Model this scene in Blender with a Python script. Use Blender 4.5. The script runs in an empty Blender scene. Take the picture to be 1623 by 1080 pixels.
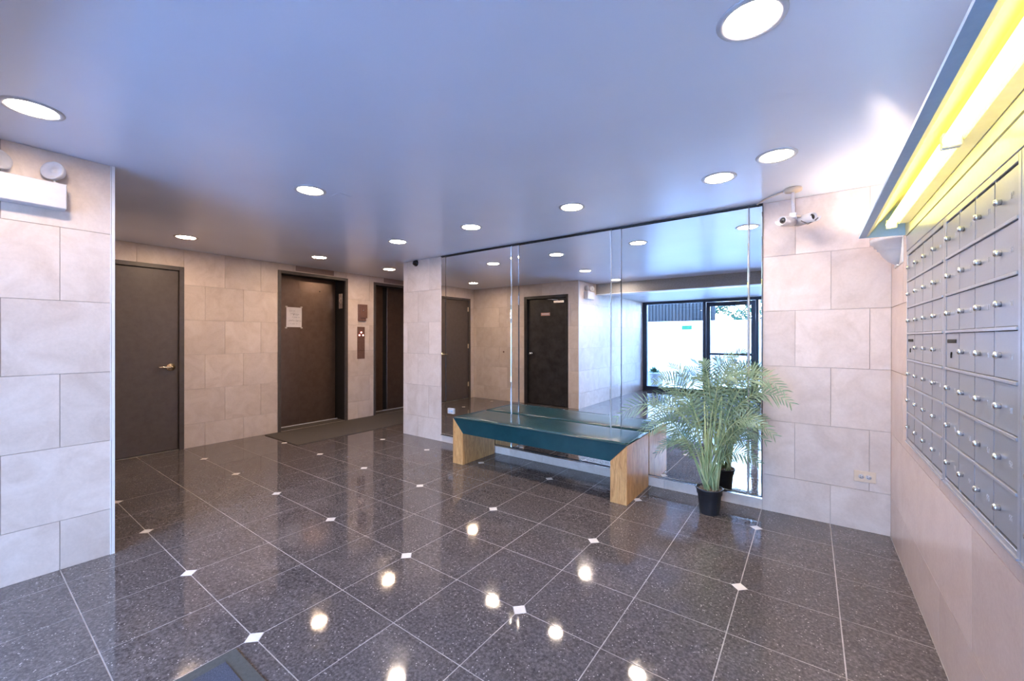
import bpy, bmesh, math, random
from mathutils import Vector, Matrix
PI = math.pi
random.seed(7)
SC = bpy.context.scene
COL = SC.collection

# ------------------------------------------------------------------ camera
YAW, PITCH, ROLL = math.radians(35.93), math.radians(-.088), math.radians(.105)
EYE = Vector((0, 0, 1.43))
F0 = Vector((-math.sin(YAW), math.cos(YAW), 0)); R0 = Vector((math.cos(YAW), math.sin(YAW), 0)); U0 = Vector((0, 0, 1))
F1 = F0*math.cos(PITCH) + U0*math.sin(PITCH); U1 = U0*math.cos(PITCH) - F0*math.sin(PITCH)
R2 = R0*math.cos(ROLL) + U1*math.sin(ROLL); U2 = U1*math.cos(ROLL) - R0*math.sin(ROLL)
cam = bpy.data.cameras.new('camera'); camo = bpy.data.objects.new('camera', cam); COL.objects.link(camo)
cam.sensor_width = 36; cam.sensor_fit = 'HORIZONTAL'; cam.lens = 648/1623*36
cam.shift_x = (811.5-814.2)/1623; cam.shift_y = (537.1-540)/1623
cam.clip_start = .03
camo.matrix_world = Matrix(((R2.x, U2.x, -F1.x, EYE.x), (R2.y, U2.y, -F1.y, EYE.y), (R2.z, U2.z, -F1.z, EYE.z), (0, 0, 0, 1)))
SC.camera = camo

# ------------------------------------------------------------------ world, light levels, exposure
SKY_COL, SKY_STR = (.20, .44, 1.0), 26.0
CAN_STR, CAN_COL = 50.0, (1.0, .80, .635)
WARM_STR, WARM_COL = 58.0, (1.0, .71, .475)     # the three lamps by the elevators are warmer
TUBE_STR, TUBE_COL = 3.2, (1.0, .84, .17)
SC.view_settings.view_transform = 'Standard'; SC.view_settings.look = 'None'
SC.view_settings.gamma = 1; SC.view_settings.use_curve_mapping = False
SC.view_settings.exposure = 1.70
w = bpy.data.worlds.new('sky'); SC.world = w; w.use_nodes = True
nt = w.node_tree; nt.nodes.clear()
wo = nt.nodes.new('ShaderNodeOutputWorld'); bg = nt.nodes.new('ShaderNodeBackground')
tc = nt.nodes.new('ShaderNodeTexCoord'); sx = nt.nodes.new('ShaderNodeSeparateXYZ'); rp = nt.nodes.new('ShaderNodeValToRGB')
rp.color_ramp.elements[0].position = 0.0; rp.color_ramp.elements[0].color = (.55, .72, 1, 1)
rp.color_ramp.elements[1].position = 1.0; rp.color_ramp.elements[1].color = (*SKY_COL, 1)
nt.links.new(tc.outputs['Generated'], sx.inputs[0]); nt.links.new(sx.outputs['Z'], rp.inputs[0])
nt.links.new(rp.outputs[0], bg.inputs[0]); nt.links.new(bg.outputs[0], wo.inputs[0]); bg.inputs[1].default_value = SKY_STR

# ------------------------------------------------------------------ dimensions (metres)
H = 2.558            # ceiling
M = 3.985            # wall with the mirrors (y)
MF = 3.968           # mirror face
XR, XC, XE = .475, -3.725, -6.50   # mailbox wall, near pier face, elevator wall
YC = .64             # pier end / recess wall
YB = -3.15           # entrance
YN = 6.6             # far corridor end
ZS = 2.34            # lowered ceiling at the entrance
YS = -.16            # where it starts
PX = -4.925          # left end of mirror wall
# daylight portal in the entrance opening (guides sampling of the sky only)
pl = bpy.data.lights.new('daylight_portal', 'AREA'); pl.shape = 'RECTANGLE'; pl.size = XR-XC; pl.size_y = ZS; pl.cycles.is_portal = True
po = bpy.data.objects.new('daylight_portal', pl); COL.objects.link(po)
po.location = ((XR+XC)/2, YB+.06, ZS/2); po.rotation_euler = (-PI/2, 0, PI)

# ------------------------------------------------------------------ materials
def mat(name, col, rough=.5, metal=0, spec=.5, build=None, emit=None, coat=0):
    m = bpy.data.materials.new(name); m.use_nodes = True
    n = m.node_tree; b = n.nodes['Principled BSDF']
    b.inputs['Base Color'].default_value = (*col, 1); b.inputs['Roughness'].default_value = rough
    b.inputs['Metallic'].default_value = metal; b.inputs['Specular IOR Level'].default_value = spec
    b.inputs['Coat Weight'].default_value = coat
    if emit: b.inputs['Emission Color'].default_value = (*emit[0], 1); b.inputs['Emission Strength'].default_value = emit[1]
    if build: build(n, b)
    return m
def N(n, t, **k):
    x = n.nodes.new(t)
    for a, v in k.items(): setattr(x, a, v)
    return x
def ramp(n, fac, stops):
    r = N(n, 'ShaderNodeValToRGB'); e = r.color_ramp.elements
    while len(e) < len(stops): e.new(.5)
    for q, (p, c) in zip(e, stops): q.position = p; q.color = (*c, 1) if len(c) == 3 else c
    n.links.new(fac, r.inputs[0]); return r.outputs[0]
def noise(n, vec, scale, detail=4, rough=.55, dist=0):
    x = N(n, 'ShaderNodeTexNoise'); x.inputs['Scale'].default_value = scale; x.inputs['Detail'].default_value = detail
    x.inputs['Roughness'].default_value = rough; x.inputs['Distortion'].default_value = dist
    n.links.new(vec, x.inputs['Vector']); return x.outputs['Fac']
def mixc(n, fac, a, b, mode='MIX'):
    x = N(n, 'ShaderNodeMix', data_type='RGBA', blend_type=mode)
    if isinstance(fac, (int, float)): x.inputs[0].default_value = fac
    else: n.links.new(fac, x.inputs[0])
    for s, v in ((6, a), (7, b)):
        if isinstance(v, tuple): x.inputs[s].default_value = (*v, 1)
        else: n.links.new(v, x.inputs[s])
    return x.outputs[2]
def bump(n, b, h, strength=.2, dist=.002):
    x = N(n, 'ShaderNodeBump'); x.inputs['Strength'].default_value = strength; x.inputs['Distance'].default_value = dist
    n.links.new(h, x.inputs['Height']); n.links.new(x.outputs[0], b.inputs['Normal'])
def wpos(n, rnd=0.0, stretch=None):
    """world position, shifted by each object's random value so copies differ"""
    g = N(n, 'ShaderNodeNewGeometry'); o = g.outputs['Position']
    if rnd:
        oi = N(n, 'ShaderNodeObjectInfo'); ml = N(n, 'ShaderNodeVectorMath', operation='SCALE')
        cb = N(n, 'ShaderNodeCombineXYZ'); cb.inputs[0].default_value = rnd; cb.inputs[1].default_value = rnd*.7; cb.inputs[2].default_value = rnd*1.3
        n.links.new(cb.outputs[0], ml.inputs[0]); n.links.new(oi.outputs['Random'], ml.inputs['Scale'])
        ad = N(n, 'ShaderNodeVectorMath', operation='ADD'); n.links.new(o, ad.inputs[0]); n.links.new(ml.outputs[0], ad.inputs[1]); o = ad.outputs[0]
    if stretch:
        mp = N(n, 'ShaderNodeVectorMath', operation='MULTIPLY'); mp.inputs[1].default_value = stretch
        n.links.new(o, mp.inputs[0]); o = mp.outputs[0]
    return o
def stone(c1, c2, c3, rough=.42):
    def f(n, b):
        p = wpos(n, 31)
        a = ramp(n, noise(n, p, 4.5, 6, .62, .9), [(.30, c1), (.52, c2), (.75, c3)])
        fine = ramp(n, noise(n, p, 60, 3, .7), [(.3, (.95, .95, .95)), (.7, (1.03, 1.03, 1.03))])
        o = mixc(n, 1, a, fine, 'MULTIPLY')
        oi = N(n, 'ShaderNodeObjectInfo')
        t = ramp(n, oi.outputs['Random'], [(0, (.90, .885, .87)), (1, (1.04, 1.03, 1.02))])
        o = mixc(n, 1, o, t, 'MULTIPLY')
        n.links.new(o, b.inputs['Base Color'])
        rr = ramp(n, noise(n, p, 9, 3), [(.3, (rough-.01,)*3), (.7, (rough+.03,)*3)]); n.links.new(rr, b.inputs['Roughness'])
        bump(n, b, noise(n, p, 45, 4), .12, .001)
    return f
def granite(n, b):
    p = wpos(n, 17)
    base = ramp(n, noise(n, p, 70, 4, .7), [(.30, (.040, .034, .035)), (.5, (.095, .082, .083)), (.66, (.17, .149, .147))])
    v = N(n, 'ShaderNodeTexVoronoi'); v.inputs['Scale'].default_value = 62; v.inputs['Randomness'].default_value = 1; n.links.new(p, v.inputs['Vector'])
    sp = ramp(n, v.outputs['Distance'], [(.13, (1, 1, 1)), (.24, (0, 0, 0))])
    gate = ramp(n, noise(n, p, 24, 2), [(.50, (0, 0, 0)), (.56, (1, 1, 1))])
    sg = mixc(n, 1, sp, gate, 'MULTIPLY')
    o = mixc(n, sg, base, (.46, .41, .39))
    q = wpos(n)
    sc = noise(n, q, 1.1, 6, .72, 1.2)       # worn, scuffed polish in traffic areas
    scuff = ramp(n, sc, [(.50, (0, 0, 0)), (.70, (.55, .55, .55))])
    grit = ramp(n, noise(n, q, 55, 4, .8), [(.45, (0, 0, 0)), (.7, (1, 1, 1))])
    o = mixc(n, mixc(n, 1, scuff, grit, 'MULTIPLY'), o, (.36, .31, .29))
    n.links.new(o, b.inputs['Base Color'])
    n.links.new(ramp(n, sc, [(.46, (.045,)*3), (.72, (.15,)*3)]), b.inputs['Roughness'])
def wood(n, b):
    p = wpos(n, 3, (1, 1, .16))
    g = noise(n, p, 26, 6, .7, 1.6)
    o = ramp(n, g, [(.30, (.42, .19, .06)), (.48, (.66, .35, .13)), (.66, (.76, .45, .19))])
    pores = ramp(n, noise(n, wpos(n, 3, (1, 1, .03)), 220, 3, .7), [(.42, (.62, .55, .5)), (.52, (1, 1, 1))])
    n.links.new(mixc(n, .7, o, pores, 'MULTIPLY'), b.inputs['Base Color'])
    bump(n, b, g, .05, .001)
def plaster(n, b):
    p = wpos(n)
    bump(n, b, noise(n, p, 130, 3, .7), .16, .002)
    big = ramp(n, noise(n, p, .8, 3), [(.35, (.96, .96, .97)), (.65, (1.03, 1.03, 1.02))])
    n.links.new(mixc(n, 1, CEIL, big, 'MULTIPLY'), b.inputs['Base Color'])
CEIL = (.74, .77, .88)
def mottled(c1, c2, scale=30, r1=None, bs=0):
    def f(n, b):
        p = wpos(n, 11); g = noise(n, p, scale, 4, .65)
        n.links.new(ramp(n, g, [(.35, c1), (.65, c2)]), b.inputs['Base Color'])
        if r1: n.links.new(ramp(n, g, [(.35, (r1[0],)*3), (.65, (r1[1],)*3)]), b.inputs['Roughness'])
        if bs: bump(n, b, g, bs, .001)
    return f
def leafm(n, b):
    p = wpos(n, 9); g = noise(n, p, 14, 3)
    n.links.new(ramp(n, g, [(.3, (.10, .19, .115)), (.7, (.27, .37, .25))]), b.inputs['Base Color'])
def glassm():
    m = bpy.data.materials.new('clear_glass'); m.use_nodes = True; n = m.node_tree; n.nodes.clear()
    o = N(n, 'ShaderNodeOutputMaterial'); t = N(n, 'ShaderNodeBsdfTransparent'); g = N(n, 'ShaderNodeBsdfGlossy'); x = N(n, 'ShaderNodeMixShader'); fr = N(n, 'ShaderNodeFresnel')
    t.inputs[0].default_value = (.93, .97, 1, 1); g.inputs['Roughness'].default_value = 0; fr.inputs[0].default_value = 1.45
    n.links.new(fr.outputs[0], x.inputs[0]); n.links.new(t.outputs[0], x.inputs[1]); n.links.new(g.outputs[0], x.inputs[2]); n.links.new(x.outputs[0], o.inputs[0]); return m
m_tile = mat('limestone', (.6, .52, .46), .4, build=stone((.62, .515, .455), (.70, .60, .545), (.76, .67, .625)))
m_tile_warm = mat('limestone_polished_pink', (.6, .5, .45), .25, build=stone((.66, .53, .485), (.69, .56, .515), (.71, .585, .54), .24))
m_grout_wall = mat('wall_joint', (.36, .30, .27), .9, build=mottled((.33, .27, .24), (.40, .34, .30)))
m_granite = mat('dark_granite', (.05, .045, .045), .1, spec=.62, build=granite)
m_grout = mat('floor_grout', (.46, .42, .41), .6, build=mottled((.30, .27, .26), (.50, .45, .43), 8))
m_inset = mat('cream_marble', (.75, .70, .66), .18, build=mottled((.70, .65, .61), (.82, .78, .75), 20))
m_ceil = mat('ceiling_paint', CEIL, .30, spec=.42, build=plaster)
m_soffit = mat('soffit_paint', (.62, .60, .62), .5, build=mottled((.58, .56, .57), (.66, .64, .65), 40))
m_beam = mat('beam_paint', (.30, .29, .29), .5, build=mottled((.26, .25, .25), (.34, .33, .33), 60))
m_mirror = mat('silvered_mirror', (.90, .93, .94), 0.0, 1, build=lambda n, b: n.links.new(ramp(n, noise(n, wpos(n), 2, 2), [(.3, (.89, .92, .93)), (.7, (.91, .935, .945))]), b.inputs['Base Color']))
m_edge = mat('mirror_edge', (.03, .035, .04), .3, build=mottled((.02, .025, .03), (.05, .05, .06)))
m_chrome = mat('bright_metal', (.82, .84, .87), .16, 1, build=mottled((.78, .80, .83), (.86, .88, .90), 20))
m_strip = mat('mirror_joint_strip', (.5, .52, .55), .55, .3, build=mottled((.48, .50, .53), (.52, .54, .57), 20))
m_vent = mat('vent_metal', (.34, .24, .21), .45, build=mottled((.32, .225, .195), (.37, .265, .235), 30))
m_door = mat('brown_door_paint', (.07, .058, .055), .38, build=mottled((.088, .070, .067), (.108, .088, .085), 12, (.34, .46), .05))
m_frame = mat('door_frame_paint', (.06, .05, .05), .4, build=mottled((.072, .060, .058), (.092, .078, .076), 18))
m_blackdoor = mat('charcoal_door_paint', (.02, .019, .021), .42, build=mottled((.014, .013, .015), (.036, .034, .037), 7, (.3, .5), .05))
m_bronze = mat('bronze_metal', (.11, .075, .06), .33, .7, build=mottled((.15, .105, .088), (.18, .13, .11), 9, (.28, .36)))
m_dark = mat('dark_shaft', (.012, .010, .010), .7, build=mottled((.010, .009, .009), (.016, .013, .013)))
m_plate = mat('brown_metal_plate', (.22, .125, .105), .42, .35, build=mottled((.20, .11, .09), (.25, .145, .125), 30))
m_brass = mat('brass', (.83, .66, .40), .25, 1, build=mottled((.90, .76, .54), (.95, .82, .60), 40))
m_alum = mat('mailbox_metal', (.40, .42, .48), .38, .55, build=mottled((.37, .385, .44), (.44, .455, .51), 120, (.32, .44), .04))
m_alumf = mat('mailbox_frame_metal', (.46, .48, .55), .3, .6, build=mottled((.44, .46, .53), (.49, .51, .58), 60))
m_white = mat('white_enamel', (.78, .78, .80), .35, build=mottled((.76, .76, .78), (.80, .80, .82), 30))
m_whitep = mat('white_plastic', (.80, .79, .80), .4, build=mottled((.54, .53, .56), (.58, .57, .60), 30))
m_hood = mat('hood_paint', (.28, .47, .72), .4, build=mottled((.36, .57, .82), (.40, .61, .86), 50))
m_hoodin = mat('reflector_enamel', (.80, .77, .66), .35, build=mottled((.78, .75, .63), (.82, .79, .69), 30))
m_black = mat('black_plastic', (.012, .012, .014), .25, build=mottled((.010, .010, .012), (.016, .016, .018)))
m_pot = mat('nursery_pot_plastic', (.022, .026, .035), .42, build=mottled((.020, .023, .030), (.028, .032, .042), 40))
m_soil = mat('potting_soil', (.20, .14, .10), .95, build=mottled((.08, .05, .035), (.42, .33, .25), 60, None, .6))
m_leaf = mat('palm_leaf', (.2, .3, .15), .5, build=leafm)
m_stem = mat('palm_stem', (.35, .45, .2), .5, build=mottled((.26, .38, .17), (.46, .52, .30), 12))
m_vinyl = mat('green_vinyl', (.012, .075, .075), .3, spec=.5, build=mottled((.005, .044, .058), (.008, .056, .070), 5, (.24, .27)))
m_oak = mat('oak_veneer', (.6, .36, .17), .42, build=wood)
m_mat = mat('grey_mat', (.07, .06, .055), .95, build=mottled((.055, .047, .044), (.095, .083, .078), 240, None, .5))
m_matb = mat('blue_mat', (.045, .05, .075), .9, build=mottled((.03, .035, .055), (.08, .09, .13), 200, None, .5))
m_matr = mat('mat_rubber', (.06, .065, .065), .7, build=mottled((.05, .055, .055), (.07, .075, .075), 60))
m_paper = mat('paper', (.72, .68, .70), .8, build=mottled((.69, .65, .67), (.75, .71, .73), 8))
m_ink = mat('pen_ink', (.20, .18, .24), .8, build=mottled((.05, .04, .07), (.09, .08, .12), 90))
m_tape = mat('clear_tape', (.55, .50, .47), .2, build=mottled((.52, .47, .44), (.58, .53, .50), 20))
m_red = mat('red_ring', (.30, .03, .03), .4, build=mottled((.26, .025, .025), (.34, .04, .04)))
m_btn = mat('lit_button', (.9, .8, .75), .4, emit=((1, .75, .62), 1.2), build=mottled((.85, .75, .7), (.95, .85, .8)))
m_lens = mat('lamp_diffuser', (.9, .9, .9), .5, emit=(CAN_COL, CAN_STR), build=mottled((.88, .88, .88), (.92, .92, .92)))
m_lensw = mat('warm_lamp_diffuser', (.9, .9, .9), .5, emit=(WARM_COL, WARM_STR), build=mottled((.88, .88, .88), (.92, .92, .92)))
m_tube = mat('fluorescent_tube', (.9, .9, .85), .4, emit=(TUBE_COL, TUBE_STR), build=mottled((.88, .88, .83), (.92, .92, .87)))
m_bulb = mat('sconce_bulb', (.9, .9, .9), .4, emit=((1, .84, .68), 210), build=mottled((.88, .88, .88), (.92, .92, .92)))
m_ivory = mat('ivory_plastic', (.62, .53, .38), .4, build=mottled((.68, .54, .40), (.73, .59, .45), 20))
m_glass = glassm()
m_winframe = mat('entrance_frame_metal', (.035, .05, .085), .35, .3, build=mottled((.03, .045, .075), (.042, .058, .095), 30))
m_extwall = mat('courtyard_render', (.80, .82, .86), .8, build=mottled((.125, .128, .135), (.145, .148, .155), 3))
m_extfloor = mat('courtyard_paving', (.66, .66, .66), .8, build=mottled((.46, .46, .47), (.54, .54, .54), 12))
m_slat = mat('dark_cladding', (.01, .01, .012), .9, spec=.1, build=mottled((.005, .006, .007), (.009, .010, .012), 20))
m_green = mat('green_sign_paint', (.0, .28, .14), .7, spec=.1, build=mottled((.0, .028, .012), (.002, .036, .016), 20))
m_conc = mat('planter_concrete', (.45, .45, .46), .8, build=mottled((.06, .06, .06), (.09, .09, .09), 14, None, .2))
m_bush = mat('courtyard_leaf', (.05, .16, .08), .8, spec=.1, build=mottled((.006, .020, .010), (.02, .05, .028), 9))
m_bark = mat('bark', (.12, .09, .07), .9, build=mottled((.09, .07, .05), (.16, .12, .09), 30))
m_copper = mat('sign_plate_red', (.55, .30, .24), .5, build=mottled((.50, .26, .20), (.62, .36, .30), 80))

# ------------------------------------------------------------------ mesh helpers
class MB:
    def __init__(s): s.bm = bmesh.new()
    def box(s, x0, x1, y0, y1, z0, z1, bev=0, seg=1):
        t = bmesh.new(); bmesh.ops.create_cube(t, size=1)
        for v in t.verts: v.co = Vector(((x0+x1)/2+v.co.x*(x1-x0), (y0+y1)/2+v.co.y*(y1-y0), (z0+z1)/2+v.co.z*(z1-z0)))
        if bev: bmesh.ops.bevel(t, geom=t.edges[:], offset=bev, segments=seg, affect='EDGES', profile=.5)
        return s._merge(t)
    def _merge(s, t, mx=None):
        if mx is not None: bmesh.ops.transform(t, matrix=mx, verts=t.verts)
        me = bpy.data.meshes.new('tmp'); t.to_mesh(me); t.free(); s.bm.from_mesh(me); bpy.data.meshes.remove(me); return s
    def prism(s, poly, axis, a, b, bev=0):
        """poly: 2D points; axis: the extrusion axis (0: yz poly, 1: xz poly, 2: xy poly)"""
        t = bmesh.new()
        def P(p, q): return (q, p[0], p[1]) if axis == 0 else (p[0], q, p[1]) if axis == 1 else (p[0], p[1], q)
        A = [t.verts.new(P(p, a)) for p in poly]; B = [t.verts.new(P(p, b)) for p in poly]
        t.faces.new(A); t.faces.new(B[::-1]); n = len(poly)
        for i in range(n): t.faces.new((A[i], B[i], B[(i+1) % n], A[(i+1) % n]))
        bmesh.ops.recalc_face_normals(t, faces=t.faces)
        if bev: bmesh.ops.bevel(t, geom=t.edges[:], offset=bev, segments=2, affect='EDGES', profile=.5)
        return s._merge(t)
    def lathe(s, prof, c=(0, 0, 0), n=24, a0=0, a1=2*PI, mx=None, cap=False):
        t = bmesh.new(); full = abs(a1-a0-2*PI) < 1e-6; k = n if full else n+1; rings = []
        for r, z in prof:
            rings.append([t.verts.new((max(r, 1e-5)*math.cos(a0+(a1-a0)*i/n), max(r, 1e-5)*math.sin(a0+(a1-a0)*i/n), z)) for i in range(k)])
        for q in range(len(rings)-1):
            for i in range(n):
                j = (i+1) % k
                t.faces.new((rings[q][i], rings[q][j], rings[q+1][j], rings[q+1][i]))
        bmesh.ops.remove_doubles(t, verts=t.verts, dist=2e-5)
        bmesh.ops.recalc_face_normals(t, faces=t.faces)
        for f in t.faces: f.smooth = True
        m = Matrix.Translation(c)
        if mx is not None: m = m @ mx
        return s._merge(t, m)
    def tube(s, pts, r, n=8, taper=None):
        t = bmesh.new(); rings = []; pts = [Vector(p) for p in pts]
        for i, p in enumerate(pts):
            d = (pts[min(i+1, len(pts)-1)]-pts[max(i-1, 0)]).normalized()
            u = d.cross(Vector((0, 0, 1)) if abs(d.z) < .95 else Vector((1, 0, 0))).normalized(); v = d.cross(u)
            rr = r*(1-(1-taper)*i/(len(pts)-1)) if taper is not None else r
            rings.append([t.verts.new(p+u*rr*math.cos(2*PI*k/n)+v*rr*math.sin(2*PI*k/n)) for k in range(n)])
        for a, b in zip(rings, rings[1:]):
            for k in range(n): t.faces.new((a[k], a[(k+1) % n], b[(k+1) % n], b[k]))
        t.faces.new(rings[0][::-1]); t.faces.new(rings[-1])
        bmesh.ops.recalc_face_normals(t, faces=t.faces)
        for f in t.faces: f.smooth = len(f.verts) == 4
        return s._merge(t)
    def mesh(s, name):
        me = bpy.data.meshes.new(name); s.bm.to_mesh(me); s.bm.free(); return me
    def obj(s, name, m, parent=None, loc=None, rot=None):
        me = s.mesh(name); me.materials.append(m); return link(name, me, parent, loc, rot)
def link(name, me, parent=None, loc=None, rot=None):
    o = bpy.data.objects.new(name, me); COL.objects.link(o)
    if parent: o.parent = parent
    if loc is not None: o.location = loc
    if rot is not None: o.rotation_euler = rot
    return o
def thing(name, label, cat, loc=(0, 0, 0), rot=(0, 0, 0), group=None):
    o = bpy.data.objects.new(name, None); COL.objects.link(o); o.location = loc; o.rotation_euler = rot; o.empty_display_size = .1
    o['label'] = label; o['category'] = cat
    if group: o['group'] = group
    return o
def tag(o, label, cat, group=None):
    o['label'] = label; o['category'] = cat
    if group: o['group'] = group
    return o
def struct(o, label=None):
    o['kind'] = 'structure'
    if label: o['label'] = label
    return o
def copy_tree(root, loc=None, label=None):
    r = root.copy(); COL.objects.link(r)
    if loc is not None: r.location = loc
    if label: r['label'] = label
    for ch in root.children:
        c = ch.copy(); COL.objects.link(c); c.parent = r
        for g in ch.children:
            d = g.copy(); COL.objects.link(d); d.parent = c
    return r
RX = lambda a: Matrix.Rotation(a, 4, 'X')
RY = lambda a: Matrix.Rotation(a, 4, 'Y')
RZ = lambda a: Matrix.Rotation(a, 4, 'Z')

# ------------------------------------------------------------------ floor
T, GX, GY = .4542, -2.1425, .852
fl = struct(MB().box(XE-.5, XR+.2, YB-.1, YN+.2, -.12, -.0012).obj('floor', m_grout))
cache = {}
D = .041; g = .0027
def floor_tile(ix, iy):
    """tile between grid lines ix..ix+1 and iy..iy+1; cream insets sit where both line numbers are even"""
    x0, x1, y0, y1 = GX+ix*T, GX+(ix+1)*T, GY+iy*T, GY+(iy+1)*T
    c = Vector(((x0+x1)/2, (y0+y1)/2, 0))
    bx0, bx1, by0, by1 = XE, XR, YB, YN
    if c.x < XC and y1 < YC and x1 < XC: return
    X0, X1, Y0, Y1 = max(x0, bx0), min(x1, bx1), max(y0, by0), min(y1, by1)
    if X1-X0 < .02 or Y1-Y0 < .02: return
    corner = (ix % 2 == 0, iy % 2 == 0)      # which corner carries the inset
    cxx, cyy = (x0 if corner[0] else x1), (y0 if corner[1] else y1)
    key = (round(X0-c.x, 3), round(X1-c.x, 3), round(Y0-c.y, 3), round(Y1-c.y, 3), corner)
    if key not in cache:
        a, b, d, e = X0-c.x+g, X1-c.x-g, Y0-c.y+g, Y1-c.y-g
        P = [(a, d), (b, d), (b, e), (a, e)]; Q = []
        for px, py in P:
            hit = abs(px-(cxx-c.x)) < .004 and abs(py-(cyy-c.y)) < .004
            if hit:
                s1, s2 = (-1 if px > 0 else 1), (-1 if py > 0 else 1)
                e1, e2 = (px+s1*(D-g+.002), py), (px, py+s2*(D-g+.002))
                # keep the polygon's winding
                Q += [e1, e2] if (px > 0) == (py > 0) and True else [e2, e1]
                if (px, py) == P[0]: Q[-2:] = [e2, e1]
                if (px, py) == P[1]: Q[-2:] = [e1, e2]
                if (px, py) == P[2]: Q[-2:] = [e2, e1]
                if (px, py) == P[3]: Q[-2:] = [e1, e2]
            else: Q.append((px, py))
        mb = MB(); mb.prism(Q, 2, -.012, 0); me = mb.mesh('floor_tile'); me.materials.append(m_granite); cache[key] = me
    o = link('floor_tile', cache[key], fl, c)
    o.rotation_euler = (random.uniform(-1, 1)*.0012, random.uniform(-1, 1)*.0012, 0)
for ix in range(-10, 7):
    for iy in range(-9, 13):
        cy = GY+(iy+.5)*T; cxm = GX+(ix+.5)*T
        if iy > 6 and cxm > PX+.2: continue
        floor_tile(ix, iy)
me = MB(); me.prism([(-D, 0), (0, -D), (D, 0), (0, D)], 2, -.012, .0004); inset = me.mesh('inset_tile'); inset.materials.append(m_inset)
for i in range(-10, 7, 2):
    for j in range(-8, 14, 2):
        x, y = GX+i*T, GY+j*T
        if x < XE+.05 or x > XR-.05 or y < YB+.05 or (x < XC and y < YC+.05) or (y > M-.05 and x > PX-.05): continue
        link('inset_tile', inset, fl, (x, y, 0))

# ------------------------------------------------------------------ tiled walls
def rects_minus(r, hole):
    a0, a1, b0, b1 = r; h0, h1, k0, k1 = hole
    if a1 <= h0 or a0 >= h1 or b1 <= k0 or b0 >= k1: return [r]
    out = []
    if a0 < h0: out.append((a0, h0, b0, b1)); a0 = h0
    if a1 > h1: out.append((h1, a1, b0, b1)); a1 = h1
    if b0 < k0: out.append((a0, a1, b0, k0))
    if b1 > k1: out.append((a0, a1, k1, b1))
    return out
wcache = {}
def tile_wall(parent, axis, pos, sign, a0, a1, z0, z1, off, m, holes=(), W=.4542, CH=.451, zb=.302, thick=.012, even=0):
    """facing tiles on the plane axis=pos, normal sign, running bond; tiles stop at holes"""
    k = -1 if zb > .01 else 0
    row = k
    while True:
        r0, r1 = zb+row*CH, zb+(row+1)*CH
        if r0 >= z1: break
        q0, q1 = max(r0, z0), min(r1, z1)
        if q1-q0 > .01:
            sh = off+(W/2 if (row+even) % 2 else 0)
            i = math.floor((a0-sh)/W)
            while sh+i*W < a1:
                c0, c1 = max(sh+i*W, a0), min(sh+(i+1)*W, a1)
                if c1-c0 > .01:
                    fr = [(c0, c1, q0, q1)]
                    for h in holes: fr = [x for f in fr for x in rects_minus(f, h)]
                    fr = [x for x in fr if x[1]-x[0] > .004 and x[3]-x[2] > .004]
                    if fr:
                        gg = .0013; ca, cz = (c0+c1)/2, (q0+q1)/2
                        F = []
                        for x in fr:   # joints only along the tile's own outline
                            F.append((x[0]+(gg if x[0] == c0 else 0)-ca, x[1]-(gg if x[1] == c1 else 0)-ca, x[2]+(gg if x[2] == q0 else 0)-cz, x[3]-(gg if x[3] == q1 else 0)-cz))
                        key = (axis, sign, thick, m.name, tuple(round(v, 4) for x in F for v in x))
                        if key not in wcache:
                            mb = MB(); t0, t1 = sorted((0, -sign*thick))
                            for x in F:
                                if axis == 0: mb.box(t0, t1, x[0], x[1], x[2], x[3])
                                else: mb.box(x[0], x[1], t0, t1, x[2], x[3])
                            me = mb.mesh('wall_tile'); me.materials.append(m); wcache[key] = me
                        jit = sign*random.uniform(-.0006, .0006)
                        loc = (pos+jit, ca, cz) if axis == 0 else (ca, pos+jit, cz)
                        link('wall_tile', wcache[key], parent, loc)
                i += 1
        row += 1
B = .0105   # backing sits this far behind the tile faces
def wall(name, *boxes):
    mb = MB()
    for b in boxes: mb.box(*b)
    return struct(mb.obj(name, m_grout_wall))
TH = .14
# mailbox wall (right)
wr = wall('wall_right', (XR+B, XR+TH, YB-.1, M+TH, 0, H))
tile_wall(wr, 0, XR, -1, YB, M, 0, H, M, m_tile_warm, W=.9084)
# wall with the mirrors
wm = wall('wall_mirror', (PX+B, XR+TH, M+B, M+TH, 0, H), (PX+B, PX+.3, M+TH, YN, 0, H))
tile_wall(wm, 1, M, -1, -.32, XR, 0, H, .13, m_tile, even=1)
tile_wall(wm, 1, M, -1, PX, -4.105, 0, H, PX+.10, m_tile, even=0)
tile_wall(wm, 1, M, -1, -4.105, -.32, 0, .108, -4.30, m_tile, zb=0.0, CH=.108)
tile_wall(wm, 0, PX, -1, M, YN, 0, H, M+.25, m_tile)
# elevator wall with three openings
D1 = (.76, 1.765, 0, 2.33); E1 = (2.905, 4.055, 0, 2.455); E2 = (4.575, 5.725, 0, 2.455)
we = wall('wall_left', (XE-TH, XE-B, YC-.3, D1[0], 0, H), (XE-TH, XE-B, D1[1], E1[0], 0, H), (XE-TH, XE-B, E1[1], E2[0], 0, H), (XE-TH, XE-B, E2[1], YN+.1, 0, H),
          (XE-TH, XE-B, D1[0], D1[1], D1[3], H), (XE-TH, XE-B, E1[0], E1[1], E1[3], H), (XE-TH, XE-B, E2[0], E2[1], E2[3], H))
tile_wall(we, 0, XE, 1, YC, YN, 0, H, 1.99, m_tile, holes=[D1, E1, E2], even=1)
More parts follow.
